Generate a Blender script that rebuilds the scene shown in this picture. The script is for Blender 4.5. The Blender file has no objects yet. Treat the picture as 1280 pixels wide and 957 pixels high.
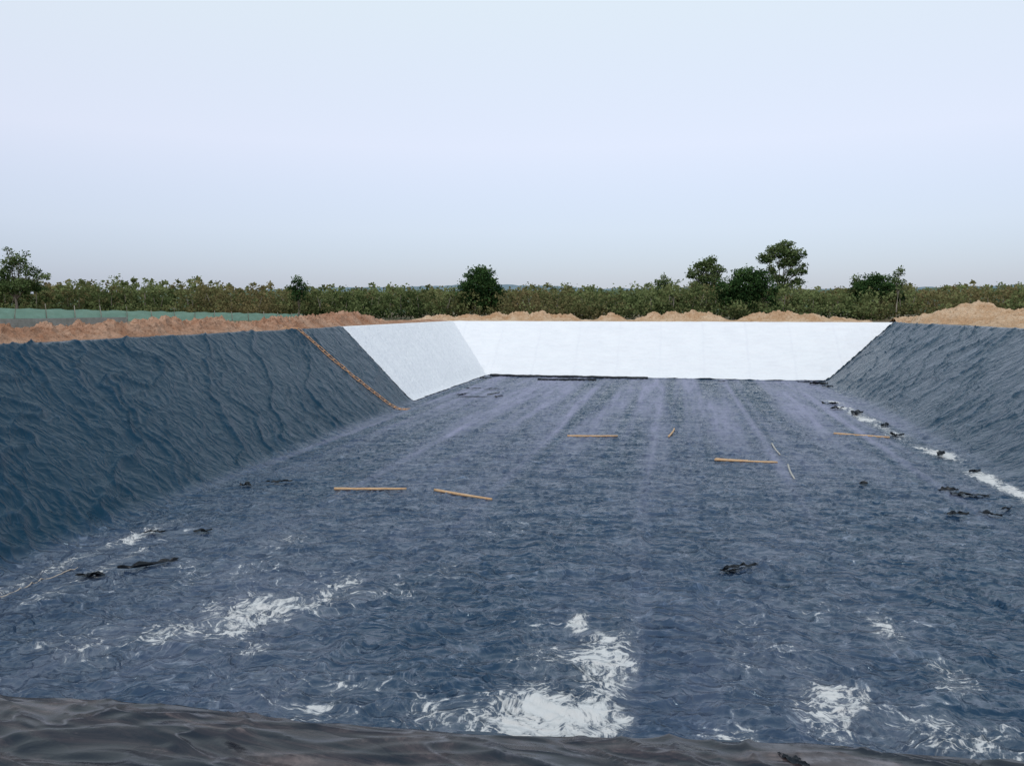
import bpy, math, random
import numpy as np
from mathutils import Vector
random.seed(7); rng=np.random.default_rng(11)
sc=bpy.context.scene
sc.view_settings.view_transform='Standard'
sc.view_settings.look='None'
sc.view_settings.exposure=0
col=sc.collection

# ------------------------------------------------------------------ noise
def pn(x,y,seed=0):
    x=np.asarray(x,dtype=np.float64);y=np.asarray(y,dtype=np.float64)
    xi=np.floor(x).astype(np.int64);yi=np.floor(y).astype(np.int64)
    xf=x-xi;yf=y-yi
    def g(ix,iy):
        h=(ix*374761393+iy*668265263+seed*982451653)&0xffffffff
        h=((h^(h>>13))*1274126177)&0xffffffff
        h=(h^(h>>16))&0xffff
        a=h*(2*math.pi/65536.)
        return np.cos(a),np.sin(a)
    u=xf*xf*xf*(xf*(xf*6-15)+10);v=yf*yf*yf*(yf*(yf*6-15)+10)
    def d(ox,oy):
        gx,gy=g(xi+ox,yi+oy)
        return gx*(xf-ox)+gy*(yf-oy)
    a=d(0,0);b=d(1,0);c=d(0,1);e=d(1,1)
    return ((a+(b-a)*u)*(1-v)+(c+(e-c)*u)*v)*1.5
def fbm(x,y,seed=0,o=4,r=.5):
    s=0;a=1
    for i in range(o):
        s=s+a*pn(x*2**i,y*2**i,seed+i*17);a*=r
    return s
def ridge(x,y,seed=0,p=2.,k=1.6):
    return np.clip(1-np.abs(pn(x,y,seed))*k,0,1)**p
def sst(a,b,x):
    t=np.clip((x-a)/(b-a),0,1);return t*t*(3-2*t)

# ------------------------------------------------------------------ materials
def newmat(name):
    m=bpy.data.materials.new(name);m.use_nodes=True
    nt=m.node_tree;b=nt.nodes['Principled BSDF'];return m,nt,b
def N(nt,t,**k):
    n=nt.nodes.new(t)
    for a,v in k.items():
        setattr(n,a,v)
    return n
def L(nt,a,b): nt.links.new(a,b)
def noise(nt,vec,scale,detail=6,rough=.6,dist=0):
    n=N(nt,'ShaderNodeTexNoise');n.inputs['Scale'].default_value=scale;n.inputs['Detail'].default_value=detail
    n.inputs['Roughness'].default_value=rough;n.inputs['Distortion'].default_value=dist
    L(nt,vec,n.inputs['Vector']);return n.outputs['Fac']
def mapping(nt,vec,s=(1,1,1),r=(0,0,0)):
    n=N(nt,'ShaderNodeMapping');n.inputs['Scale'].default_value=s;n.inputs['Rotation'].default_value=r
    L(nt,vec,n.inputs['Vector']);return n.outputs[0]
def math_(nt,op,a,b=None,c=None,clamp=False):
    n=N(nt,'ShaderNodeMath',operation=op);n.use_clamp=clamp
    for i,v in enumerate((a,b,c)):
        if v is None: continue
        if isinstance(v,(int,float)): n.inputs[i].default_value=v
        else: L(nt,v,n.inputs[i])
    return n.outputs[0]
def sstep(nt,v,a,b,lo=0,hi=1):
    n=N(nt,'ShaderNodeMapRange',interpolation_type='SMOOTHSTEP')
    n.inputs[1].default_value=a;n.inputs[2].default_value=b;n.inputs[3].default_value=lo;n.inputs[4].default_value=hi
    L(nt,v,n.inputs[0]);return n.outputs[0]
def mixc(nt,f,a,b):
    n=N(nt,'ShaderNodeMix',data_type='RGBA')
    for i,v in ((0,f),(6,a),(7,b)):
        if isinstance(v,(int,float)): n.inputs[i].default_value=v
        elif isinstance(v,tuple): n.inputs[i].default_value=(*v,1)
        else: L(nt,v,n.inputs[i])
    return n.outputs[2]
def bump(nt,h,s,d,prev=None):
    n=N(nt,'ShaderNodeBump');n.inputs['Strength'].default_value=s;n.inputs['Distance'].default_value=d
    L(nt,h,n.inputs['Height'])
    if prev is not None:L(nt,prev,n.inputs['Normal'])
    return n.outputs[0]
def objco(nt): return N(nt,'ShaderNodeTexCoord').outputs['Object']
def attr(nt,name): return N(nt,'ShaderNodeAttribute',attribute_name=name).outputs['Fac']

def mat_liner():
    m,nt,b=newmat('black_geomembrane')
    co=objco(nt)
    dust=attr(nt,'dust');painted_haze=attr(nt,'painted_haze');slope=attr(nt,'slope');crease=attr(nt,'crease')
    wco=N(nt,'ShaderNodeAttribute',attribute_name='wco').outputs['Vector']
    def web(sc_,scale,det,w,off=None):
        n=noise(nt,mapping(nt,wco,sc_,(0,0,off or 0)),scale,det,.5)
        d=math_(nt,'ABSOLUTE',math_(nt,'SUBTRACT',n,.5))
        return sstep(nt,d,0,w,1,0),d
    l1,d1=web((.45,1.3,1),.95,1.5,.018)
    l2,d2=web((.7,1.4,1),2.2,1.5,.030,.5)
    n1=noise(nt,co,.8,5,.75)
    n2=noise(nt,mapping(nt,wco,(1,.7,1)),4.6,5,.78)
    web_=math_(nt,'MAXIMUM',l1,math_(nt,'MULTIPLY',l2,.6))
    nn=math_(nt,'MULTIPLY_ADD',n1,.40,math_(nt,'MULTIPLY',n2,.60))
    val=math_(nt,'ADD',math_(nt,'MULTIPLY_ADD',dust,.44,nn),math_(nt,'MULTIPLY',web_,.10))
    dm=sstep(nt,val,.72,.84,0,.86)
    soft=sstep(nt,val,.58,.84,0,.13)
    dm=math_(nt,'MAXIMUM',dm,math_(nt,'MULTIPLY',soft,sstep(nt,dust,-.05,.2)))
    base=mixc(nt,n1,(.004,.022,.054),(.012,.042,.088))
    base=mixc(nt,slope,base,(.003,.029,.057))  # slopes darkened in colour, most on the left: shade painted in
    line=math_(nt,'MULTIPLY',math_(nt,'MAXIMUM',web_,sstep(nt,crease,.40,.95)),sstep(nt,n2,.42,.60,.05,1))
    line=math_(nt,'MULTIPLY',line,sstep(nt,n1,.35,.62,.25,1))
    base=mixc(nt,math_(nt,'MULTIPLY',line,sstep(nt,slope,0,1,.46,.14)),base,(.21,.28,.42))  # ridge highlights put into the colour, together with scuff and dust lines
    hz=math_(nt,'MULTIPLY',painted_haze,sstep(nt,noise(nt,mapping(nt,co,(1,.10,1)),1.1,5,.75),.32,.66,.40,1.0),clamp=True)
    base=mixc(nt,hz,base,(.29,.285,.40))  # far floor lightened in colour: painted haze and sky sheen, plus dusty bands
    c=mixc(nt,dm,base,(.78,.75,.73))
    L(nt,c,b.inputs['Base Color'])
    rg=math_(nt,'MULTIPLY_ADD',n1,.12,.12)
    rg=math_(nt,'ADD',rg,math_(nt,'MULTIPLY',math_(nt,'MAXIMUM',dm,hz),.4),clamp=True)
    rg=math_(nt,'MULTIPLY_ADD',slope,.10,rg)
    L(nt,rg,b.inputs['Roughness'])
    L(nt,sstep(nt,slope,0,1,.50,.24),b.inputs['Specular IOR Level'])
    b.inputs['Specular Tint'].default_value=(.62,.83,1,1)
    fine=noise(nt,mapping(nt,wco,(.8,1.5,1)),6.,2,.6)
    h=math_(nt,'ADD',math_(nt,'MULTIPLY',math_(nt,'POWER',math_(nt,'MINIMUM',d1,.16),.8),-.34),math_(nt,'MULTIPLY',math_(nt,'POWER',math_(nt,'MINIMUM',d2,.16),.8),-.12))
    h=math_(nt,'MULTIPLY_ADD',fine,.022,h)
    h=math_(nt,'MULTIPLY',h,sstep(nt,slope,0,1,1,.50))
    L(nt,bump(nt,h,1.,1.),b.inputs['Normal'])
    return m
def mat_white():
    m,nt,b=newmat('white_geotextile')
    co=objco(nt);seam=attr(nt,'seam')
    c=mixc(nt,noise(nt,mapping(nt,co,(.5,.5,1)),.8,6,.65),(.76,.76,.80),(.90,.90,.92))
    c=mixc(nt,math_(nt,'MULTIPLY',seam,.20),c,(.62,.62,.69))
    L(nt,c,b.inputs['Base Color']);b.inputs['Roughness'].default_value=.8
    b.inputs['Specular IOR Level'].default_value=.15
    L(nt,bump(nt,noise(nt,mapping(nt,co,(.35,.8,1.6)),1.6,5,.6,.5),.6,.26),b.inputs['Normal'])
    return m
def mat_soil(name,c1,c2,c3):
    m,nt,b=newmat(name);co=objco(nt)
    c=mixc(nt,sstep(nt,noise(nt,co,.45,6,.7),.35,.65),c1,c2)
    c=mixc(nt,sstep(nt,noise(nt,co,3.3,5,.7),.50,.72),c,c3)
    L(nt,c,b.inputs['Base Color']);b.inputs['Roughness'].default_value=.95
    b.inputs['Specular IOR Level'].default_value=.1
    L(nt,bump(nt,noise(nt,co,4,4,.75),1.,.25),b.inputs['Normal'])
    return m
def mat_simple(name,c1,c2,scale=3,rough=.8,bs=.3,bd=.01,stretch=(1,1,1),spec=.3):
    m,nt,b=newmat(name);co=objco(nt)
    mp=mapping(nt,co,stretch)
    n=noise(nt,mp,scale,6,.65)
    L(nt,mixc(nt,sstep(nt,n,.3,.7),c1,c2),b.inputs['Base Color'])
    b.inputs['Roughness'].default_value=rough;b.inputs['Specular IOR Level'].default_value=spec
    L(nt,bump(nt,noise(nt,mp,scale*3,4,.6),bs,bd),b.inputs['Normal'])
    return m
def mat_leaf(name,dark,mid,light,warm=None):
    m,nt,b=newmat(name)
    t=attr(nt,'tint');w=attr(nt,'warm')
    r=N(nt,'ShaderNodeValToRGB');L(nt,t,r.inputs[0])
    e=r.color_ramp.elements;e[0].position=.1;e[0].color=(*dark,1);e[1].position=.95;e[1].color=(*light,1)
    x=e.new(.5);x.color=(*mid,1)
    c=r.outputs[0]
    if warm: c=mixc(nt,w,c,warm)
    d=N(nt,'ShaderNodeBsdfDiffuse');L(nt,c,d.inputs[0])
    tr=N(nt,'ShaderNodeBsdfTranslucent');L(nt,c,tr.inputs[0])
    mx=N(nt,'ShaderNodeMixShader');mx.inputs[0].default_value=.25
    L(nt,d.outputs[0],mx.inputs[1]);L(nt,tr.outputs[0],mx.inputs[2])
    L(nt,mx.outputs[0],nt.nodes['Material Output'].inputs[0]);nt.nodes.remove(b)
    return m

M_liner=mat_liner();M_white=mat_white()
M_soilL=mat_soil('reddish_soil',(.40,.21,.13),(.58,.37,.26),(.20,.095,.05))
M_soilR=mat_soil('tan_soil',(.54,.34,.20),(.70,.51,.35),(.36,.21,.11))
M_bark=mat_simple('bark',(.10,.085,.07),(.20,.17,.14),2,.9,.5,.02,(3,3,.5))
M_palebark=mat_simple('pale_bark',(.20,.18,.15),(.32,.29,.25),2,.9,.4,.02,(3,3,.5))

# ------------------------------------------------------------------ mesh helpers
def mesh_np(name,V,F,mat,smooth=True,parent=None,attrs=None,dom='POINT',loc=None,vattrs=None):
    V=np.ascontiguousarray(V,dtype=np.float32);F=np.ascontiguousarray(F,dtype=np.int32)
    k=F.shape[1]
    me=bpy.data.meshes.new(name)
    me.vertices.add(len(V));me.vertices.foreach_set('co',V.ravel())
    me.loops.add(F.size);me.loops.foreach_set('vertex_index',F.ravel())
    me.polygons.add(len(F));me.polygons.foreach_set('loop_start',np.arange(0,F.size,k,dtype=np.int32))
    me.polygons.foreach_set('loop_total',np.full(len(F),k,dtype=np.int32))
    me.polygons.foreach_set('use_smooth',np.full(len(F),smooth,dtype=bool))
    me.update(calc_edges=True)
    for n,a in (attrs or {}).items():
        at=me.attributes.new(n,'FLOAT',dom);at.data.foreach_set('value',np.ascontiguousarray(a,dtype=np.float32).ravel())
    for n,a in (vattrs or {}).items():
        at=me.attributes.new(n,'FLOAT_VECTOR',dom);at.data.foreach_set('vector',np.ascontiguousarray(a,dtype=np.float32).ravel())
    me.materials.append(mat)
    ob=bpy.data.objects.new(name,me);col.objects.link(ob)
    if parent:ob.parent=parent
    if loc is not None: ob.location=loc
    return ob
def grid_faces(ny,nx):
    i=np.arange(ny*nx).reshape(ny,nx)
    return np.stack([i[:-1,:-1],i[:-1,1:],i[1:,1:],i[1:,:-1]],-1)
def empty(name,loc=(0,0,0)):
    e=bpy.data.objects.new(name,None);e.location=loc;col.objects.link(e);return e

# ------------------------------------------------------------------ pit geometry
D=6.7;YF=93.;YR=102.
def xl_r(y): return np.interp(y,[3,30,48,56,66,102],[-29.2,-29.5,-29.7,-29.3,-29.9,-30.2])+.12*pn(np.asarray(y)*.35,np.asarray(y)*0+.5,71)
def xr_r(y): return np.interp(y,[3,60,102],[27.6,27.3,25.8])
def xl_f(y): return np.interp(y,[12,20,65,94],[-20.4,-20.9,-22.8,-23.1])
def xr_f(y): return np.interp(y,[12,40,94],[15.8,16.0,16.6])
def yc(x): return 2.84+.123*np.clip(x,-6,6)
def tvals(X,Y):
    tl=(X-xl_r(Y))/(xl_f(Y)-xl_r(Y))
    tr=(xr_r(Y)-X)/(xr_r(Y)-xr_f(Y))
    tn=(Y-yc(X))/9.0
    tf=(YR-Y)/(YR-YF)
    return tl,tr,tn,tf
def pit_base(X,Y):
    tl,tr,tn,tf=tvals(X,Y)
    t=np.minimum(np.minimum(tl,tr),np.minimum(tn,tf))
    k=.10
    h=np.clip(.5+.5*(1-t)/k,0,1)
    s=1*(1-h)+t*h-k*h*(1-h)
    s=np.where(t<0,t*.0,s)
    return -D*np.clip(s,0,1),t,(tl,tr,tn,tf)
def wrinkles(X,Y,t,tt):
    tl,tr,tn,tf=tt
    onL=(tl<=np.minimum(tr,np.minimum(tn,tf)))&(tl<1)
    onR=(tr<=np.minimum(tl,np.minimum(tn,tf)))&(tr<1)
    fl=sst(.93,1.06,t)
    w1=fbm(X*.25,Y*.25,3,3)
    w2=fbm(X*.8,Y*.8,13,2)
    r1=ridge(X*.38+w1*.8,Y*1.0+w1*1.3+w2*.3,21,8);r2=ridge(X*.75+w1,Y*1.7+w1+w2*.5,22,6)
    r3=ridge(X*.9-Y*.7+w1+w2*.5,Y*.9+X*.5,27,7);r4=ridge(X*1.5+w2,Y*2.6+w2,28,4)
    r5=ridge(X*.16+w1*.5,Y*.75+w1*.8+w2*.25,29,10)
    f=.060*r1+.045*r2+.03*fbm(X*.35,Y*.35,23,3)+.035*r3+.020*r4+.075*r5
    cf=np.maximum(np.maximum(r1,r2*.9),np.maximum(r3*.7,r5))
    sx=((X+1.25+.25*pn(Y*.05,Y*0,9))/6.7);sd=np.abs(sx-np.round(sx))*6.7
    f+=.035*np.exp(-(sd/.12)**2)
    def side(a,d,s,am):
        ww=fbm(a*.15,d*.3,s+5,3);w3=fbm(a*.6,d*.6,s+6,2)
        pres=sst(-.35,.35,fbm(a*.12,d*.2,s+11,2))
        q1=ridge(a*.42+d*.34+ww*.8,d*.12+ww*.3,s,10);q2=ridge(a*.8+d*.55+ww*1.4+w3*.3,d*.22,s+1,9)
        q3=ridge(a*1.7+d*.9+ww*1.5+w3*.6,d*.55,s+2,6);q4=ridge(a*1.0-d*1.1+w3*1.2,d*.8,s+4,8)
        q0=ridge(a*.16+d*.20+ww*.4,d*.05+ww*.2,s+14,22)
        q=.17*q0+.12*q1*(.4+.6*pres)+.080*q2*(.2+.8*pres)+.030*q3*(.3+.7*pres)+.026*q4+.05*fbm(a*.2,d*.2,s+3,2)+.008*ridge(a*3.6+w3,d*1.6+w3,s+8,3)
        return q*am,np.maximum(q0,np.maximum(q1*(.5+.5*pres),q2*pres*.9))
    L_,cL=side(Y,X+30,40,1.);R_,cR=side(Y*.8,(27-X),60,1.)
    out=f*fl+(1-fl)*np.where(onL,L_,np.where(onR,R_,.05*fbm(X,Y,70,3)))
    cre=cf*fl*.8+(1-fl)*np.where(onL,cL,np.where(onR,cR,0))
    return out,onL,onR,fl,cre
def floor_z(x,y):
    X=np.array([float(x)]);Y=np.array([float(y)])
    z,t,tt=pit_base(X,Y);w=wrinkles(X,Y,t,tt)[0];return float(z[0]+w[0])
def white_mask(X,Y,tt):
    tl,tr,tn,tf=tt
    far=(tf<=np.minimum(tl,tr))&(tf<1.0)
    left=(tl<1.0)&(tl<=tf)&(tl<tr)&(Y>65.5-.9*tl)
    return (far|left)&(np.minimum(tl,tf)>-.09)

xs=np.arange(-30.9,28.5,.085)
ys=[.5]
while ys[-1]<102.9: ys.append(ys[-1]+.045+.0015*ys[-1])
ys=np.array(ys)
X,Y=np.meshgrid(xs,ys)
Z,T,TT=pit_base(X,Y)
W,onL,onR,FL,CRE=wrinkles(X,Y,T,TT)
wm=white_mask(X,Y,TT)
edge=sst(-.08,.02,T)
W=W*np.where(T<.03,edge*.8+.2,1)
Zl=Z+W*np.where(wm,.2,1)+np.where(wm,-.10,.02)
Zl-=.45*sst(.5,-.1,Y-yc(X))*sst(11.6,11,np.abs(X))
dust=np.full_like(X,-.12)
def g(x,y,rx,ry,a,rot=0):
    global dust
    rx*=1.2;ry*=1.2
    c,s=math.cos(rot),math.sin(rot)
    u=((X-x)*c+(Y-y)*s)/rx;v=(-(X-x)*s+(Y-y)*c)/ry
    dust=np.maximum(dust,-.12+(a+.12)*np.exp(-(u*u+v*v)))
g(-2.1,14.6,1.9,1.9,.84);g(-1.5,17.2,1.1,3.0,.68);g(-3.8,14.2,2.2,1.3,.62);g(-2.4,19.6,.35,.9,.80);g(-2.9,17.2,1.4,1.8,.5)
g(3.4,16.4,1.0,1.7,.70);g(5.3,15.5,2.6,1.6,.54);g(5.4,20.8,.6,1.6,.58);g(8.5,16,2.5,2,.46);g(1.2,14.6,1.5,.7,.6);g(6.2,18.4,.8,1.5,.50)
g(-11.2,18.4,1.8,2.0,.70);g(-12.6,16.8,1.2,1.4,.58);g(-9.6,20.3,.9,2.2,.60);g(-9.9,16.3,.5,.9,.65)
g(-19.3,19.5,.6,4,.56);g(-19.2,24,.7,3.2,.56);g(-17.8,21,.5,5,.50);g(-13.6,24.5,1.1,1.6,.46);g(-8,21,2.5,2.5,.36);g(-7,14.5,3,1.8,.46)
g(0.8,14.5,3,1.2,.5);g(2,19,3,3,.36);g(-6,28,3,4,.26);g(-14,16,2.2,2.5,.42);g(-15.5,21,4,4,.32);g(-6.8,22.8,.7,1.2,.48)
dR=xr_f(Y)-X
wob=.45*pn(Y*.22,Y*0,150)+.25*pn(Y*.7,X*.7,152)
strip=np.exp(-((dR-np.interp(Y,[30,37,45,60,75],[.4,.9,1.2,2.0,2.7])-wob)/(.50+.010*Y))**2)
dust=np.maximum(dust,-.12+.98*strip*sst(29,35,Y)*sst(82,68,Y)*(.72+.65*pn(Y*.28,X*.35,151)))
dust=np.where(Y<38,np.maximum(dust,.30*sst(38,14,Y)*(.8+.8*pn(X*.2,Y*.2,120))),dust)
seam_cut=sst(-.55,-.75,X+.12*pn(Y*.2,Y*0,8))
dust=np.where((Y<24)&(X>-.75)&(X<1.5),dust-.30*(1-seam_cut)*sst(1.5,.2,X),dust)
dust=dust*FL+(-.45)*(1-FL)
px=(X+1.25)/6.7;pi=np.floor(px)
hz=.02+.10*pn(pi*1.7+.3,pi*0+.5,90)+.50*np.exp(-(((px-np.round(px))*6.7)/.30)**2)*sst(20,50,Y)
hz+=.80*sst(26,76,Y)*(.62+1.1*pn(X*.45,Y*.02,91)+.7*pn(X*1.5,Y*.03,93))  # painted lightening grows with distance, broken into lengthwise streaks
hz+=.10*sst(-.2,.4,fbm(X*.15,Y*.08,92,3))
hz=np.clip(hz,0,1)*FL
F=grid_faces(*X.shape).reshape(-1,4)
wcoX=X+.5*fbm(X*.6,Y*.6,130,3);wcoY=Y+.5*fbm(X*.6,Y*.6,140,3)
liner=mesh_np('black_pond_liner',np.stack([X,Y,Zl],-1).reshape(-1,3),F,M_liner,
  attrs={'dust':dust.ravel(),'painted_haze':hz.ravel(),'slope':((1-FL)*np.where(onR,.65,1)).ravel(),'crease':CRE.ravel()},
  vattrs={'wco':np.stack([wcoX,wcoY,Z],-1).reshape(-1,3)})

# white geotextile over far slope and end of the left slope
xs2=np.arange(-30.75,26.9,.09);ys2=np.arange(63.5,102.85,.10)
X2,Y2=np.meshgrid(xs2,ys2)
Z2,T2,TT2=pit_base(X2,Y2)
m2=white_mask(X2,Y2,TT2)
s_f=(X2+2.+.2*pn(Y2*.3,Y2*0,88))/5.2;s_l=(Y2)/5.2
onl=TT2[0]<TT2[3]
sd=np.where(onl,np.abs(s_l-np.round(s_l)),np.abs(s_f-np.round(s_f)))*5.2
seam=np.exp(-(sd/.14)**2)*(.6+.5*pn(X2*.3,Y2*.3,89))
w2=np.where(onl,.03*ridge(Y2*.5+X2*.1,X2*.15,81,4)+.03*fbm(Y2*.5,X2*.3,83,2),
            .06*fbm(X2*.3,Y2*.8,84,3)+.05*ridge(X2*.35,Y2*.3,85,3)+.07*ridge(X2*.3,Y2*1.4,86,3))+.02*seam
Z2=Z2+.05+w2*sst(-.05,.08,T2)
F2=grid_faces(*X2.shape)
fm=(m2[:-1,:-1]&m2[1:,1:]&m2[:-1,1:]&m2[1:,:-1])
F2=F2[fm]
used=np.unique(F2);remap=np.zeros(X2.size,dtype=np.int64);remap[used]=np.arange(len(used))
V2=np.stack([X2,Y2,Z2],-1).reshape(-1,3)[used]
mesh_np('white_geotextile_sheet',V2,remap[F2],M_white,attrs={'seam':seam.ravel()[used]})

# ------------------------------------------------------------------ near crest : dusty folded film
def mat_fold():
    m,nt,b=newmat('dusty_plastic_film');co=objco(nt)
    n1=noise(nt,mapping(nt,co,(.7,2.6,1)),1.6,7,.72,.8);n2=noise(nt,co,14,5,.7)
    c=mixc(nt,sstep(nt,n1,.42,.66),(.004,.008,.017),(.075,.055,.058))
    c=mixc(nt,sstep(nt,math_(nt,'ADD',math_(nt,'MULTIPLY',n1,.6),math_(nt,'MULTIPLY',n2,.4)),.53,.68,0,.55),c,(.25,.19,.18))
    nw=noise(nt,mapping(nt,co,(.5,1.5,1),(0,0,.2)),2.6,2,.5,.4)
    d=math_(nt,'ABSOLUTE',math_(nt,'SUBTRACT',nw,.5))
    ln=math_(nt,'MULTIPLY',sstep(nt,d,0,.012,1,0),sstep(nt,n2,.4,.6,.05,.35))
    c=mixc(nt,ln,c,(.28,.27,.31))
    L(nt,c,b.inputs['Base Color']);L(nt,sstep(nt,n1,.3,.8,.16,.40),b.inputs['Roughness'])
    b.inputs['Specular IOR Level'].default_value=.5
    h=math_(nt,'MULTIPLY_ADD',n2,.002,math_(nt,'MULTIPLY',math_(nt,'POWER',math_(nt,'MINIMUM',d,.15),.8),-.09))
    L(nt,bump(nt,h,1.,1.),b.inputs['Normal'])
    return m
xs3=np.arange(-12,12,.02);vs=np.arange(-2.4,.42,.014)
X3,Vv=np.meshgrid(xs3,vs)
Y3=yc(X3)+Vv+.05*pn(X3*.8,X3*0+.3,101)
lip=.035*np.exp(-((Vv+.12)/.2)**2)
drop=np.where(Vv>0,Vv,0)
Z3=.012+(-.005-.024*np.clip(X3+2.7,-3,6))*sst(-1.7,-.7,Vv)+lip-drop*.74-.25*drop**2+.03*fbm(X3*.5,Vv*.5,102,2)*sst(-2,-1.2,Vv)
wq=fbm(X3*.6,Vv*.6,104,3)
Z3+=.010*ridge(X3*.30+wq*.4,Vv*2.4+wq*.8+X3*.35,103,4)+.014*ridge(X3*.7+wq*.9,Vv*4.5+wq*1.5+X3*.4,105,6)+.010*ridge(X3*2+wq*2,Vv*7+wq,106,5)
mesh_np('folded_plastic_film',np.stack([X3,Y3,Z3],-1).reshape(-1,3),grid_faces(*X3.shape).reshape(-1,4),mat_fold())

# ------------------------------------------------------------------ ground ring
m,nt,b=newmat('ground_grass_soil');co=objco(nt)
c=mixc(nt,sstep(nt,noise(nt,co,.05,6,.7),.4,.6),(.26,.17,.10),(.07,.08,.035))
c=mixc(nt,sstep(nt,noise(nt,co,1.2,6,.7),.4,.7,0,.6),c,(.12,.10,.05))
L(nt,c,b.inputs['Base Color']);b.inputs['Roughness'].default_value=1
inner=[(-29.9,.75),(28.0,.75),(26.3,102.5),(-30.7,102.5)];outer=[(-3500,-3000),(3500,-3000),(3500,4000),(-3500,4000)]
V=[(x,y,-.012) for x,y in inner]+[(x,y,-.012) for x,y in outer]
mesh_np('ground',np.array(V),np.array([[0,4,5,1],[1,5,6,2],[2,6,7,3],[3,7,4,0]]),m,smooth=False)

# ------------------------------------------------------------------ soil berms and piles
def heightfield(name,x0,x1,y0,y1,step,fn,mat):
    a=np.arange(x0,x1,step);b_=np.arange(y0,y1,step);A,B=np.meshgrid(a,b_)
    H=fn(A,B)
    J=step
    return mesh_np(name,np.stack([A+J*pn(A*1.9,B*1.9,5),B+J*pn(A*1.9,B*1.9,6),H],-1).reshape(-1,3),grid_faces(*A.shape).reshape(-1,4),mat,smooth=False)
def clods(A,B,s): return .24*fbm(A*.8,B*.8,s,5,.66)+.30*ridge(A*1.3,B*1.3,s+9,1.5,2.4)-.1+.22*np.clip(pn(A*1.9,B*1.9,s+12),0,1)
def fL(A,B):
    e=xl_r(B)-.55-A+.25*pn(B*.6,A*0,203)
    p=sst(0,1.6,e)*sst(6.8,3.2,e)*sst(8,16,B)*np.maximum(sst(86,76,B),.25)
    h=.58+.35*pn(B*.16,A*.1,201)+.25*pn(B*.5,A*.4,202)
    h=h+.25*sst(50,70,B)
    return p*(h+clods(A,B,210))-.15*(1-sst(0,.06,p))-1.5*sst(.05,-.45,e)
heightfield('soil_berm',-38,-29.0,8,103,.12,fL,M_soilL)
def piles(A,B,lst):
    h=0*A
    for x,y,rx,ry,a in lst:
        r=np.sqrt(((A-x)/rx)**2+((B-y)/ry)**2)
        h=np.maximum(h,a*np.clip(1-r,0,1)**.85)
    return h
farp=[(-29,106.2,3.2,2.6,.75),(-25,106.5,3,2.8,.95),(-21.6,106.6,3,2.8,1.15),(-18.6,106.3,3,2.8,1.2),(-15.5,106.5,2.6,2.6,.85),
(-33,105.5,3.5,3,.6),(-8.8,106.4,2.0,2,.95),(-3.2,106.2,2.6,2.6,.95),(-.6,106.4,2.8,2.8,1.2),(2.2,106.6,3,2.8,1.3),(4.2,106.4,2.4,2.4,.9),
(10.6,106.4,2.8,2.6,1.05),(13.6,106.5,3.2,2.8,1.4),(16.6,106.2,2.8,2.6,.95),(20.5,106,2,2,.45)]
def fF(A,B):
    p=piles(A,B,farp)
    return p*(1+.3*fbm(A*.9,B*.9,220,3))+sst(.02,.4,p)*clods(A,B,222)*.7+.22*sst(103,103.8,B)*sst(109,107,B)*(1+pn(A*.7,B*.7,224))-.06
heightfield('soil_berm',-37,24,102.9,110,.13,fF,M_soilR)
rp=[(33.2,97,7.5,6,2.5),(29.5,98,5,4,1.3),(37.5,93,7,6,1.8),(34,86,5,6,1.2),(42,92,8,6,1.7),(32.5,78,4,7,.9),(32.5,68,4,7,.8),(32.8,58,4,7,.8),(33,48,4,7,.8),(28,103.5,4,2.5,.8),(36,76,5,7,1.0)]
def fR(A,B):
    e=A-xr_r(B)+3*sst(102.2,103.5,B)
    p=piles(A,B,rp)*sst(.5,1.4,e)
    return p*(1+.15*fbm(A*.8,B*.8,230,3))+sst(.02,.4,p)*clods(A,B,232)*.6-.05-1.5*sst(.55,.05,e)
heightfield('soil_pile',26.2,52,40,107,.14,fR,M_soilR)

# ------------------------------------------------------------------ small things on the floor
M_wood=mat_simple('weathered_timber',(.50,.29,.15),(.66,.46,.28),2,.7,.3,.004,(1,8,8))
M_greywood=mat_simple('grey_timber',(.35,.33,.30),(.55,.52,.48),2,.8,.3,.004,(1,8,8))
M_scrap=mat_simple('scrap_black_plastic',(.004,.006,.010),(.011,.016,.024),2,.4,.4,.02)
M_rope=mat_simple('orange_rope',(.58,.27,.12),(.75,.45,.25),8,.9,.5,.01)
M_rope2=mat_simple('muddy_rope',(.40,.33,.27),(.55,.47,.40),8,.9,.5,.01)
def tube(pts,rad,sides=8):
    V=[];Fc=[];n=len(pts)
    for i,p in enumerate(pts):
        p=Vector(p);a=Vector(pts[max(i-1,0)]);c_=Vector(pts[min(i+1,n-1)])
        t=(c_-a).normalized();u=t.cross(Vector((0,0,1)))
        if u.length<.05:u=t.cross(Vector((1,0,0)))
        u.normalize();w=u.cross(t)
        r=rad[i] if hasattr(rad,'__len__') else rad
        for k in range(sides):
            an=2*math.pi*k/sides;V.append(tuple(p+u*math.cos(an)*r+w*math.sin(an)*r))
    for i in range(n-1):
        for k in range(sides):
            k2=(k+1)%sides;Fc.append((i*sides+k,i*sides+k2,(i+1)*sides+k2,(i+1)*sides+k))
    for base,ctr,rev in ((0,pts[0],True),((n-1)*sides,pts[-1],False)):
        ci=len(V);V.append(tuple(ctr))
        for k in range(sides):
            k2=(k+1)%sides
            Fc.append((base+k2,base+k,ci) if rev else (base+k,base+k2,ci))
    return V,Fc
def mesh_py(name,V,Fc,mat,smooth=True,parent=None,loc=None):
    me=bpy.data.meshes.new(name);me.from_pydata(V,[],Fc);me.update()
    for p in me.polygons:p.use_smooth=smooth
    me.materials.append(mat);ob=bpy.data.objects.new(name,me);col.objects.link(ob)
    if parent:ob.parent=parent
    if loc is not None: ob.location=loc
    return ob
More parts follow.
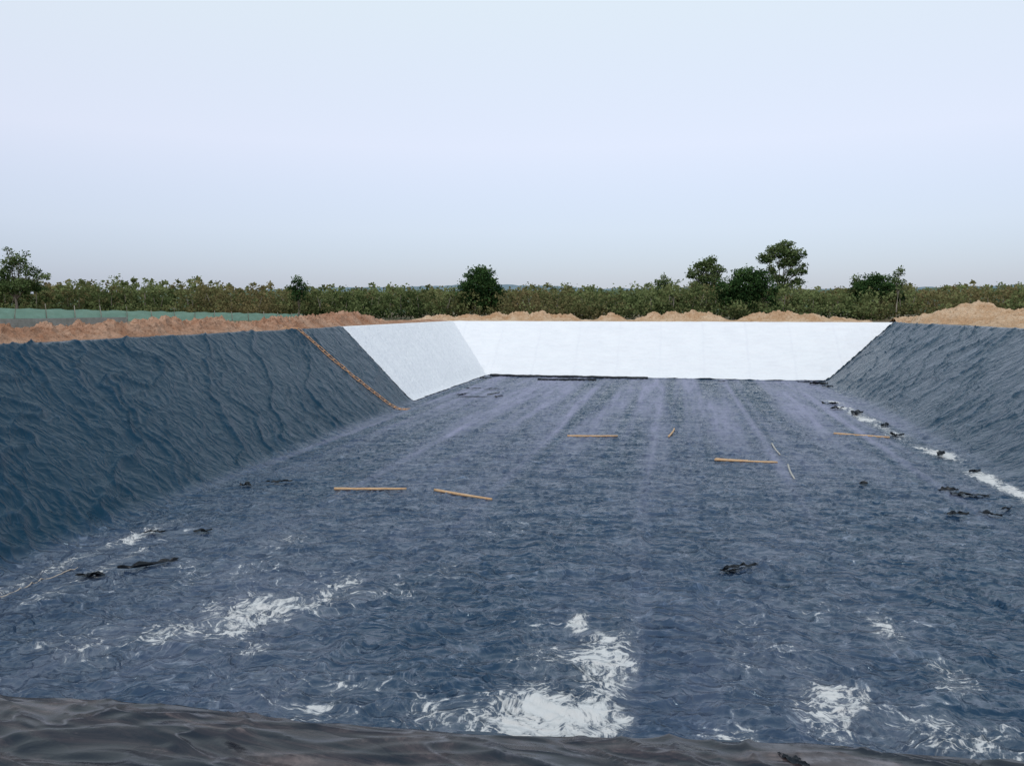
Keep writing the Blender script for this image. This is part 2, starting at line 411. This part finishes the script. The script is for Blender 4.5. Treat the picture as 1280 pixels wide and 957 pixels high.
def join_parts(parts):
    V=[];Fc=[]
    for v,f in parts:
        o=len(V);V+=v;Fc+=[tuple(i+o for i in q) for q in f]
    return V,Fc
def pole(a,b_,r,mat,name):
    a=Vector((*a,0));b_=Vector((*b_,0));n=10
    side=(b_-a).normalized().cross(Vector((0,0,1)))
    zs=max(floor_z(*(a.lerp(b_,k/6)).xy) for k in range(7))
    ctr=(a+b_)/2
    pts=[];rad=[]
    for i in range(n+1):
        t=i/n;p=a.lerp(b_,t)-ctr+side*(.05*math.sin(t*3.1)+random.uniform(-.008,.008))
        pts.append((p.x,p.y,random.uniform(-.006,.006)));rad.append(r*(1.1-.25*t)*random.uniform(.94,1.06))
    V,Fc=tube(pts,rad,8)
    return mesh_py(name,V,Fc,mat,loc=(ctr.x,ctr.y,zs+r*.85))
for a,b_ in (((-15.25,32.22),(-12.01,32.92)),((-10.71,33.04),(-7.72,31.87)),((-6.87,49.22),(-3.66,49.91)),((-.4,50.29),(-.06,53.75)),((2.13,43.02),(5.42,43.0)),((10.35,54.23),(13.58,53.28))):
    pole(a,b_,.06,M_wood,'wooden_pole')
pole((2.2,43.25),(3.9,43.1),.05,M_wood,'wooden_pole')
for a,b_ in (((5.85,49.2),(5.86,45.5)),((5.93,42.7),(5.75,39.1))): pole(a,b_,.05,M_greywood,'grey_pole')

def scrap(x,y,ln,wd,rot,seed,h=.10):
    h*=.7
    nu,nv=40,12
    u=np.linspace(-.5,.5,nu);v=np.linspace(-.5,.5,nv);U,Vv=np.meshgrid(u,v)
    taper=(1-.8*np.abs(2*U)**1.5)*(1+.5*pn(U*5,Vv*0+seed,seed))
    xx=U*ln+.12*pn(U*4,Vv*3,seed+1);yy=Vv*wd*taper+.5*wd*pn(U*2.5,Vv*0+.5,seed+2)
    zz=.07+h*np.clip(.35+fbm(U*3+seed,Vv*1.5,seed+3,2)*1.3,0,2)
    c_,s_=math.cos(rot),math.sin(rot)
    P=np.stack([xx*c_-yy*s_,xx*s_+yy*c_,zz],-1).reshape(-1,3)
    mesh_np('liner_scrap',P,grid_faces(nv,nu).reshape(-1,4),M_scrap,loc=(x,y,floor_z(x,y)+.03))
S=[(-16.4,21.0,1.8,.25,.8,1,.14),(-17.6,19.9,.8,.4,.4,2,.12),(2.1,24.8,1.3,.24,.6,3,.14),(1.75,24.5,.6,.25,.3,13,.1),(-19.6,32,.5,.4,.2,4,.15),(-18.4,32.7,1.4,.28,.2,5,.12),(-18.7,24.4,.7,.25,.5,6,.10),
(-17.1,24.9,.6,.25,.3,7,.10),(12.8,36.9,1.5,.5,-.2,9,.14),(12.2,37.8,.9,.25,.2,19,.14),(11,33.1,.9,.28,.1,10,.14),(12.5,33.7,.8,.3,-.4,11,.12),(13.4,34.6,.5,.25,.4,43,.1),
(8.7,38.2,.4,.3,.3,12,.1),(13.2,71.3,1.4,.55,.1,20,.2),(14.0,64.5,1.5,.6,.9,22,.25),(13.1,67.5,1.1,.5,.5,44,.25),(14.6,58.5,1.0,.5,.6,24,.2),(14.2,54,.9,.45,.2,45,.2),(14.7,47,.9,.4,.7,26,.2),(14.9,42.5,.7,.3,.3,46,.15),
(-20.6,77,1.5,.35,.2,27,.1),(-18.6,77,1.7,.3,0.3,28,.1),(-17.5,73,2.6,.28,1.3,29,.1),(-18.6,69.5,2.8,.3,.1,30,.1),(-16.5,70.5,1.2,.4,1.0,31,.12),(-20.3,72,2.2,.28,1.3,32,.1),(-22.4,89,1.5,.5,.5,33,.15),
(15.4,90,2.2,.9,.5,34,.4),(14.2,91.8,1.6,.4,.2,35,.15),(15.8,87,1.2,.4,.5,36,.15),(5.1,91,.8,.2,.2,37,.1)]
for s_ in S: scrap(*s_)
r_=mesh_np('liner_scrap',*(lambda U,Vv:(np.stack([U*.06+.01*pn(U*3,Vv*2,1),Vv*.018*(1.3-np.abs(U)),.006+.012*np.clip(.5+fbm(U*2,Vv*2,4,3),0,2)],-1).reshape(-1,3),grid_faces(*U.shape).reshape(-1,4)))(*np.meshgrid(np.linspace(-1,1,24),np.linspace(-1,1,10))),M_scrap,loc=(.44,2.80,-.03))
r_.rotation_euler[2]=-.5

def roll(a,b_,r,seed):
    n=60;a=Vector((*a,0));b_=Vector((*b_,0));pts=[];rad=[]
    for i in range(n+1):
        p=a.lerp(b_,i/n)
        pts.append((p.x,p.y+.12*float(pn(np.array([i*.13]),np.array([.3]),seed)[0]),-D+.12+r*.6+.05*float(pn(np.array([i*.2]),np.array([.7]),seed)[0])))
        rad.append(r*(1+.3*float(pn(np.array([i*.35]),np.array([.1]),seed)[0])))
    V,Fc=tube(pts,rad,10);mesh_py('black_liner_roll',V,Fc,M_scrap)
roll((-22.6,92.5),(-3.3,92.6),.15,3);roll((-15.9,88.4),(-9.1,89.3),.12,5)

def rope_pts(off):
    P=[]
    for i in range(50):
        t=i/49
        x=-30.2+t*(8.6);y=55.2+t*4.6+off+.12*math.sin(t*9)
        P.append((x,y,floor_z(x,y)+.08))
    return P
ra,rb=rope_pts(0),rope_pts(.5)
parts=[tube(ra,.026,6),tube(rb,.026,6)]
for i in range(1,49,2): parts.append(tube([ra[i],rb[i]],.045,6))
V,Fc=join_parts(parts);mesh_py('rope_ladder',V,Fc,M_rope)
P=[]
for i in range(60):
    t=i/59;x=-19.9+.3*math.sin(t*5)+t*1.6;y=16.5+t*4;P.append((x,y,floor_z(x,y)+.02))
V,Fc=tube(P,.02,6);mesh_py('rope',V,Fc,M_rope2)

# ------------------------------------------------------------------ fence with green netting on a low block wall
def fx(y): return np.interp(y,[30,56,71,115],[-56,-57.6,-59.2,-58.6])
fence=empty('netting_fence')
def mat_net():
    m,nt,b=newmat('green_shade_net');co=objco(nt)
    c=mixc(nt,noise(nt,mapping(nt,co,(1,.5,2)),1.2,5,.6),(.24,.42,.33),(.38,.56,.46))
    L(nt,c,b.inputs['Base Color']);b.inputs['Roughness'].default_value=.8;b.inputs['Specular IOR Level'].default_value=.2
    tr=N(nt,'ShaderNodeBsdfTranslucent');L(nt,c,tr.inputs[0])
    mx=N(nt,'ShaderNodeMixShader');mx.inputs[0].default_value=.3
    L(nt,b.outputs[0],mx.inputs[1]);L(nt,tr.outputs[0],mx.inputs[2]);L(nt,mx.outputs[0],nt.nodes['Material Output'].inputs[0])
    return m
yy=np.arange(30,114,.15);vv=np.linspace(0,1,14);A,B=np.meshgrid(yy,vv)
top=np.interp(A,[30,56,86,113],[1.9,1.8,1.35,.95])+.07*pn(A*.5,A*0,5)-.08*np.abs(np.sin(A*math.pi/4))
bot=np.interp(A,[30,60,74,90,113],[.85,.8,.35,.15,0.05])
Xn=fx(A)+.08*pn(A*.9,B*2,6)+.03*pn(A*3,B*3,8)
mesh_np('green_netting',np.stack([Xn,A,bot+(top-bot)*B],-1).reshape(-1,3),grid_faces(*A.shape).reshape(-1,4),mat_net(),parent=fence)
parts=[]
for y in np.arange(30,114,4.0):
    x=float(fx(y))+.12;h=float(np.interp(y,[30,56,86,113],[1.9,1.85,1.45,1.1]))+random.uniform(-.05,.4)
    parts.append(tube([(x,y,-.1),(x+random.uniform(-.05,.05),y,h*.5),(x+random.uniform(-.08,.08),y+random.uniform(-.1,.1),h)],[.05,.045,.035],7))
V,Fc=join_parts(parts);mesh_py('posts',V,Fc,M_palebark,parent=fence)
M_block=mat_simple('concrete_block',(.26,.25,.23),(.38,.36,.34),1.5,.95,.5,.02)
parts=[];y=30
def box(x0,x1,y0,y1,z0,z1):
    v=[(x,y_,z) for x in (x0,x1) for y_ in (y0,y1) for z in (z0,z1)]
    return v,[(0,1,3,2),(4,6,7,5),(0,4,5,1),(2,3,7,6),(0,2,6,4),(1,5,7,3)]
while y<73.5:
    for k in range(4):
        o=.2 if k%2 else 0
        x=float(fx(y+o))+.2
        parts.append(box(x,x+.19,y+o,y+o+.385,k*.205-.02,k*.205+.17))
    y+=.4
V,Fc=join_parts(parts);mesh_py('block_wall',V,Fc,M_block,smooth=False,parent=fence)

# ------------------------------------------------------------------ foliage
def leaf_mesh(C,S_,tint,warm=None):
    n=len(C)
    a=rng.normal(size=(n,3));a[:,2]*=.8;a/=np.linalg.norm(a,axis=1)[:,None]
    b_=rng.normal(size=(n,3));b_-=(b_*a).sum(1)[:,None]*a;b_/=np.linalg.norm(b_,axis=1)[:,None]
    s=S_[:,None]
    V=np.stack([C-a*s*.5,C+b_*s*.32-a*s*.05,C+a*s*.5,C-b_*s*.32+a*s*.05],1).reshape(-1,3)
    F_=np.arange(4*n).reshape(n,4)
    at={'tint':tint}
    at['warm']=warm if warm is not None else np.zeros(n)
    return V,F_,at
def sph(n):
    v=rng.normal(size=(n,3));return v/np.linalg.norm(v,axis=1)[:,None]

M_plant=mat_leaf('plantation_leaves',(.022,.038,.014),(.095,.125,.048),(.20,.235,.10),(.22,.17,.085))
Cs=[];Ss=[];Ts=[];Ws=[];trunks=[]
def addcrown(x,y,h,r,nl,size,lo=.54):
    nc=max(6,int(nl/16))
    zc=h*lo;rz=h*(.97-lo)
    d=sph(nc);rr=rng.uniform(.45,1,nc)**.6
    cc=np.stack([x+d[:,0]*r*rr,y+d[:,1]*r*rr,zc+d[:,2]*rz*rr],1)
    off=rng.normal(0,.12)
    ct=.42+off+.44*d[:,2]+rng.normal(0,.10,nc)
    k=rng.integers(0,nc,nl)
    p=cc[k]+rng.normal(0,.36,(nl,3))*np.array([1,1,.8])
    Cs.append(p);Ss.append(rng.uniform(.6,1.25,nl)*size)
    Ts.append(np.clip(ct[k]+rng.normal(0,.10,nl),0,1))
    wv=float(pn(np.array([x*.035]),np.array([y*.035]),301)[0])*.9+.28+rng.normal(0,.18)
    Ws.append(np.clip(wv+rng.normal(0,.12,nl),0,.9))
y=122.
while y<225:
    for x in np.arange(-230,130,4.4):
        xx=x+rng.normal(0,.8);y2=y+rng.normal(0,1.)
        fwd=.978*y2-.2096*xx;lat=.978*xx+.2096*y2
        if abs(lat)>fwd*.80+10 or fwd<118: continue
        vt=31+8*float(pn(np.array([lat/fwd*9]),np.array([y*.02]),303)[0])+(8 if lat/fwd<-.38 else 0)
        h=1.6+vt/962*min(fwd,180)*rng.uniform(.82,1.08)
        near_=fwd<146
        addcrown(xx,y2,h,rng.uniform(2.1,3.1),330 if near_ else 100,.46 if near_ else .8)
        if near_: trunks.append(tube([(xx,y2,-.1),(xx+rng.normal(0,.1),y2,h*.35),(xx+rng.normal(0,.3),y2,h*.65)],[.10,.08,.04],5))
    y+=5.5 if y<150 else 11
for i in range(800):
    x=rng.uniform(-150,110);y2=rng.uniform(117,124)
    addcrown(x,y2,rng.uniform(1.4,3.4),1.5,55,.42)
C=np.concatenate(Cs);Sz=np.concatenate(Ss);Tn=np.concatenate(Ts);Wm=np.concatenate(Ws)
ok=C[:,2]>.05;C,Sz,Tn,Wm=C[ok],Sz[ok],Tn[ok],Wm[ok]
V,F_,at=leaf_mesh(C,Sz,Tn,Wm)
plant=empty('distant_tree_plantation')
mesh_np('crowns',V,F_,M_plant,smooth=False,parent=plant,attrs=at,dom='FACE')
V,Fc=join_parts(trunks);mesh_py('trunks',V,Fc,M_bark,parent=plant)

M_dark=mat_leaf('dark_leaves',(.012,.030,.012),(.042,.088,.030),(.095,.155,.055))
M_mid=mat_leaf('olive_leaves',(.035,.062,.024),(.11,.155,.060),(.21,.255,.12))
def tree(name,x,y,h,lobes,nl,size,mat,bark=M_bark,tr=.22,clump=.55,fork=.3):
    root=empty(name,(x,y,0));parts=[]
    fz=h*fork
    parts.append(tube([(0,0,-.2),(rng.normal(0,.08),0,fz*.5),(rng.normal(0,.12),rng.normal(0,.1),fz)],[tr*1.25,tr,tr*.8],8))
    Cc=[];Tt=[];Sx=[]
    tot=sum(l[3]**2*l[4] for l in lobes)
    for dx,dy,z,rx,rz in lobes:
        mid=(dx*.45+rng.normal(0,.15),dy*.45,fz+(z-fz)*.5)
        parts.append(tube([(0,0,fz*.9),mid,(dx,dy,z+rz*.4)],[tr*.55,tr*.32,tr*.10],6))
        n=int(nl*(rx**2*rz)/tot)
        nc=max(6,int(n/28))
        d=sph(nc);rr=rng.uniform(.25,1,nc)**.5
        cc=np.stack([dx+d[:,0]*rx*rr,dy+d[:,1]*rx*rr,z+d[:,2]*rz*rr],1)
        for q in range(min(nc,6)):
            parts.append(tube([mid,tuple((np.array(mid)+cc[q])/2+np.array([0,0,.1])),tuple(cc[q])],[tr*.18,tr*.12,tr*.04],5))
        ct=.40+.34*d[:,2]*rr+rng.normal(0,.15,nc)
        k=rng.integers(0,nc,n)
        Cc.append(cc[k]+rng.normal(0,clump,(n,3))*np.array([1,1,.7]));Tt.append(np.clip(ct[k]+rng.normal(0,.12,n),0,1));Sx.append(rng.uniform(.6,1.3,n)*size)
    V,Fc=join_parts(parts);mesh_py('trunk_and_limbs',V,Fc,bark,parent=root)
    V,F_,at=leaf_mesh(np.concatenate(Cc),np.concatenate(Sx),np.concatenate(Tt))
    mesh_np('crown',V,F_,mat,smooth=False,parent=root,attrs=at,dom='FACE')
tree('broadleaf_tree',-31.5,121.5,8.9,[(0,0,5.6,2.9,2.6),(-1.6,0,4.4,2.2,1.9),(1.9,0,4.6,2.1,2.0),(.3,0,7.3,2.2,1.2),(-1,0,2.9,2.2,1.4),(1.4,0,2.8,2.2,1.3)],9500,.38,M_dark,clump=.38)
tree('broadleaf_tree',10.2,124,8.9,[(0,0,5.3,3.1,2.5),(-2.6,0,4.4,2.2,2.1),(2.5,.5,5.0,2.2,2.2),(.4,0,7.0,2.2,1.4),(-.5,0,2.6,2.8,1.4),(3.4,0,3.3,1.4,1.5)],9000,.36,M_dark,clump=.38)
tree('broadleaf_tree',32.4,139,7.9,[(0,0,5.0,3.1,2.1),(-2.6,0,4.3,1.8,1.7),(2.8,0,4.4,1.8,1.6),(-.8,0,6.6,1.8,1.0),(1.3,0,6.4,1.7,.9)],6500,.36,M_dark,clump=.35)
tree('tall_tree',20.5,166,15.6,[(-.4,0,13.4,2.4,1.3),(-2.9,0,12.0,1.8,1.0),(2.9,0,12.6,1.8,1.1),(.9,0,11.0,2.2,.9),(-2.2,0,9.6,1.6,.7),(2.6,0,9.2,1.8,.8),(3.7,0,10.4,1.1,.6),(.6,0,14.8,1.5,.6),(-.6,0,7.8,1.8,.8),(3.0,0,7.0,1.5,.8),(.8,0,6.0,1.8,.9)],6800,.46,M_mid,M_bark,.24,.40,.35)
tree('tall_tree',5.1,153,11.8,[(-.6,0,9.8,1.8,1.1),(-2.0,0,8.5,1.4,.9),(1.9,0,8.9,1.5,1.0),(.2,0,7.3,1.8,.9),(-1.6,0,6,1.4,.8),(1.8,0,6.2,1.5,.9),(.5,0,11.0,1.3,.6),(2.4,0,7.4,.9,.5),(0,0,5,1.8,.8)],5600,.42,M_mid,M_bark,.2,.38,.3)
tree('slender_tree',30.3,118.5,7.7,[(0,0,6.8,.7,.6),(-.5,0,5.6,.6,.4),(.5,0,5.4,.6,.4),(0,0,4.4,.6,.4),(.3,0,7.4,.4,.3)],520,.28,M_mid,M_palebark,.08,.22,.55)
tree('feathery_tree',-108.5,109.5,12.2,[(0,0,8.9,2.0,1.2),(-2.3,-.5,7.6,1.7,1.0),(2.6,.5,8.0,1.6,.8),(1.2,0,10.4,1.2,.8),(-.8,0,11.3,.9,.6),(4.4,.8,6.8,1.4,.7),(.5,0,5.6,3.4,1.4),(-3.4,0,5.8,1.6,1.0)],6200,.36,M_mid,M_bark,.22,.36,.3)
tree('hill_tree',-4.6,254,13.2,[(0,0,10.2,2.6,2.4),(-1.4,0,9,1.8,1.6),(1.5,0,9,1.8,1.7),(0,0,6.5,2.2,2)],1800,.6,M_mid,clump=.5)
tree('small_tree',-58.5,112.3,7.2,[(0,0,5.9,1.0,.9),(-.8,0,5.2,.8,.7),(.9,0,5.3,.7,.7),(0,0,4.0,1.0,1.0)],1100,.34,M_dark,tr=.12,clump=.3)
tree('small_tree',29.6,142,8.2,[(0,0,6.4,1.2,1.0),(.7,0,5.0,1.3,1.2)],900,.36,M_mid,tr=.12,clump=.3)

def hill(name,dist,base,amp,seed,mat,x0,x1):
    xs_=np.arange(x0,x1,6.);n=10;v=np.linspace(0,1,n);A,B=np.meshgrid(xs_,v)
    top=base+amp*fbm(A*.0018,A*0+.3,seed,3)+1.6*pn(A*.06,A*0,seed+4)+1.0*pn(A*.17,A*0,seed+5)
    mesh_np(name,np.stack([A,dist+B*120+8*pn(A*.03,B*4,seed),np.maximum(top*np.sin(B*math.pi/2)**.6,-.5)+1.2*pn(A*.1,B*9,seed+7)*(B>.1)],-1).reshape(-1,3),grid_faces(*A.shape).reshape(-1,4),mat)
M_h1=mat_simple('hazy_forest',(.085,.12,.085),(.13,.17,.12),.12,1,.3,1,spec=0)  # aerial haze mixed into the forest colour
M_h2=mat_simple('blue_haze_forest',(.17,.23,.27),(.20,.26,.30),.05,1,.1,1,spec=0)  # farther hills: stronger bluish aerial haze put into the colour
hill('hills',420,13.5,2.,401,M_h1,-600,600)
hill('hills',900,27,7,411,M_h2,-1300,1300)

# ------------------------------------------------------------------ camera
cam=bpy.data.cameras.new('camera');co_=bpy.data.objects.new('camera',cam);col.objects.link(co_)
cam.sensor_width=36;cam.lens=36*962/1280;cam.clip_start=.05;cam.clip_end=8000
co_.location=(0,0,1.6)
th=math.atan(91.5/962)
co_.rotation_euler=(math.pi/2-th,0,math.radians(12.1))
sc.camera=co_

# ------------------------------------------------------------------ light
w=bpy.data.worlds.new('World');sc.world=w;w.use_nodes=True;nt=w.node_tree
bg=nt.nodes['Background'];out=nt.nodes['World Output']
AZ=182;EL=38
sky=N(nt,'ShaderNodeTexSky');sky.sky_type='NISHITA';sky.sun_disc=False
sky.sun_elevation=math.radians(EL);sky.sun_rotation=math.radians(AZ);sky.air_density=1.2;sky.dust_density=.6
L(nt,sky.outputs[0],bg.inputs[0]);bg.inputs[1].default_value=.05
tc=N(nt,'ShaderNodeTexCoord');sp=N(nt,'ShaderNodeSeparateXYZ');L(nt,tc.outputs['Generated'],sp.inputs[0])
rp_=N(nt,'ShaderNodeValToRGB');L(nt,sp.outputs[2],rp_.inputs[0])
e=rp_.color_ramp.elements
e[0].position=0;e[0].color=(.07,.16,.37,1)
e[1].position=.95;e[1].color=(.46,.56,.62,1)
for p,c in ((.04,(.18,.23,.42)),(.10,(.37,.39,.53)),(.2,(.57,.56,.65)),(.35,(.63,.67,.69)),(.52,(.69,.77,.75))):
    x=e.new(p);x.color=(*c,1)
bg2=N(nt,'ShaderNodeBackground');L(nt,rp_.outputs[0],bg2.inputs[0]);bg2.inputs[1].default_value=1
ad=N(nt,'ShaderNodeAddShader');L(nt,bg.outputs[0],ad.inputs[0]);L(nt,bg2.outputs[0],ad.inputs[1]);L(nt,ad.outputs[0],out.inputs[0])
sun=bpy.data.lights.new('sun','SUN');sun.energy=1.1;sun.angle=math.radians(10);sun.color=(1,.94,.88)
so=bpy.data.objects.new('sun',sun);col.objects.link(so)
az=math.radians(AZ);el=math.radians(EL)
d=Vector((math.sin(az)*math.cos(el),math.cos(az)*math.cos(el),math.sin(el)))
so.rotation_euler=d.to_track_quat('Z','Y').to_euler()
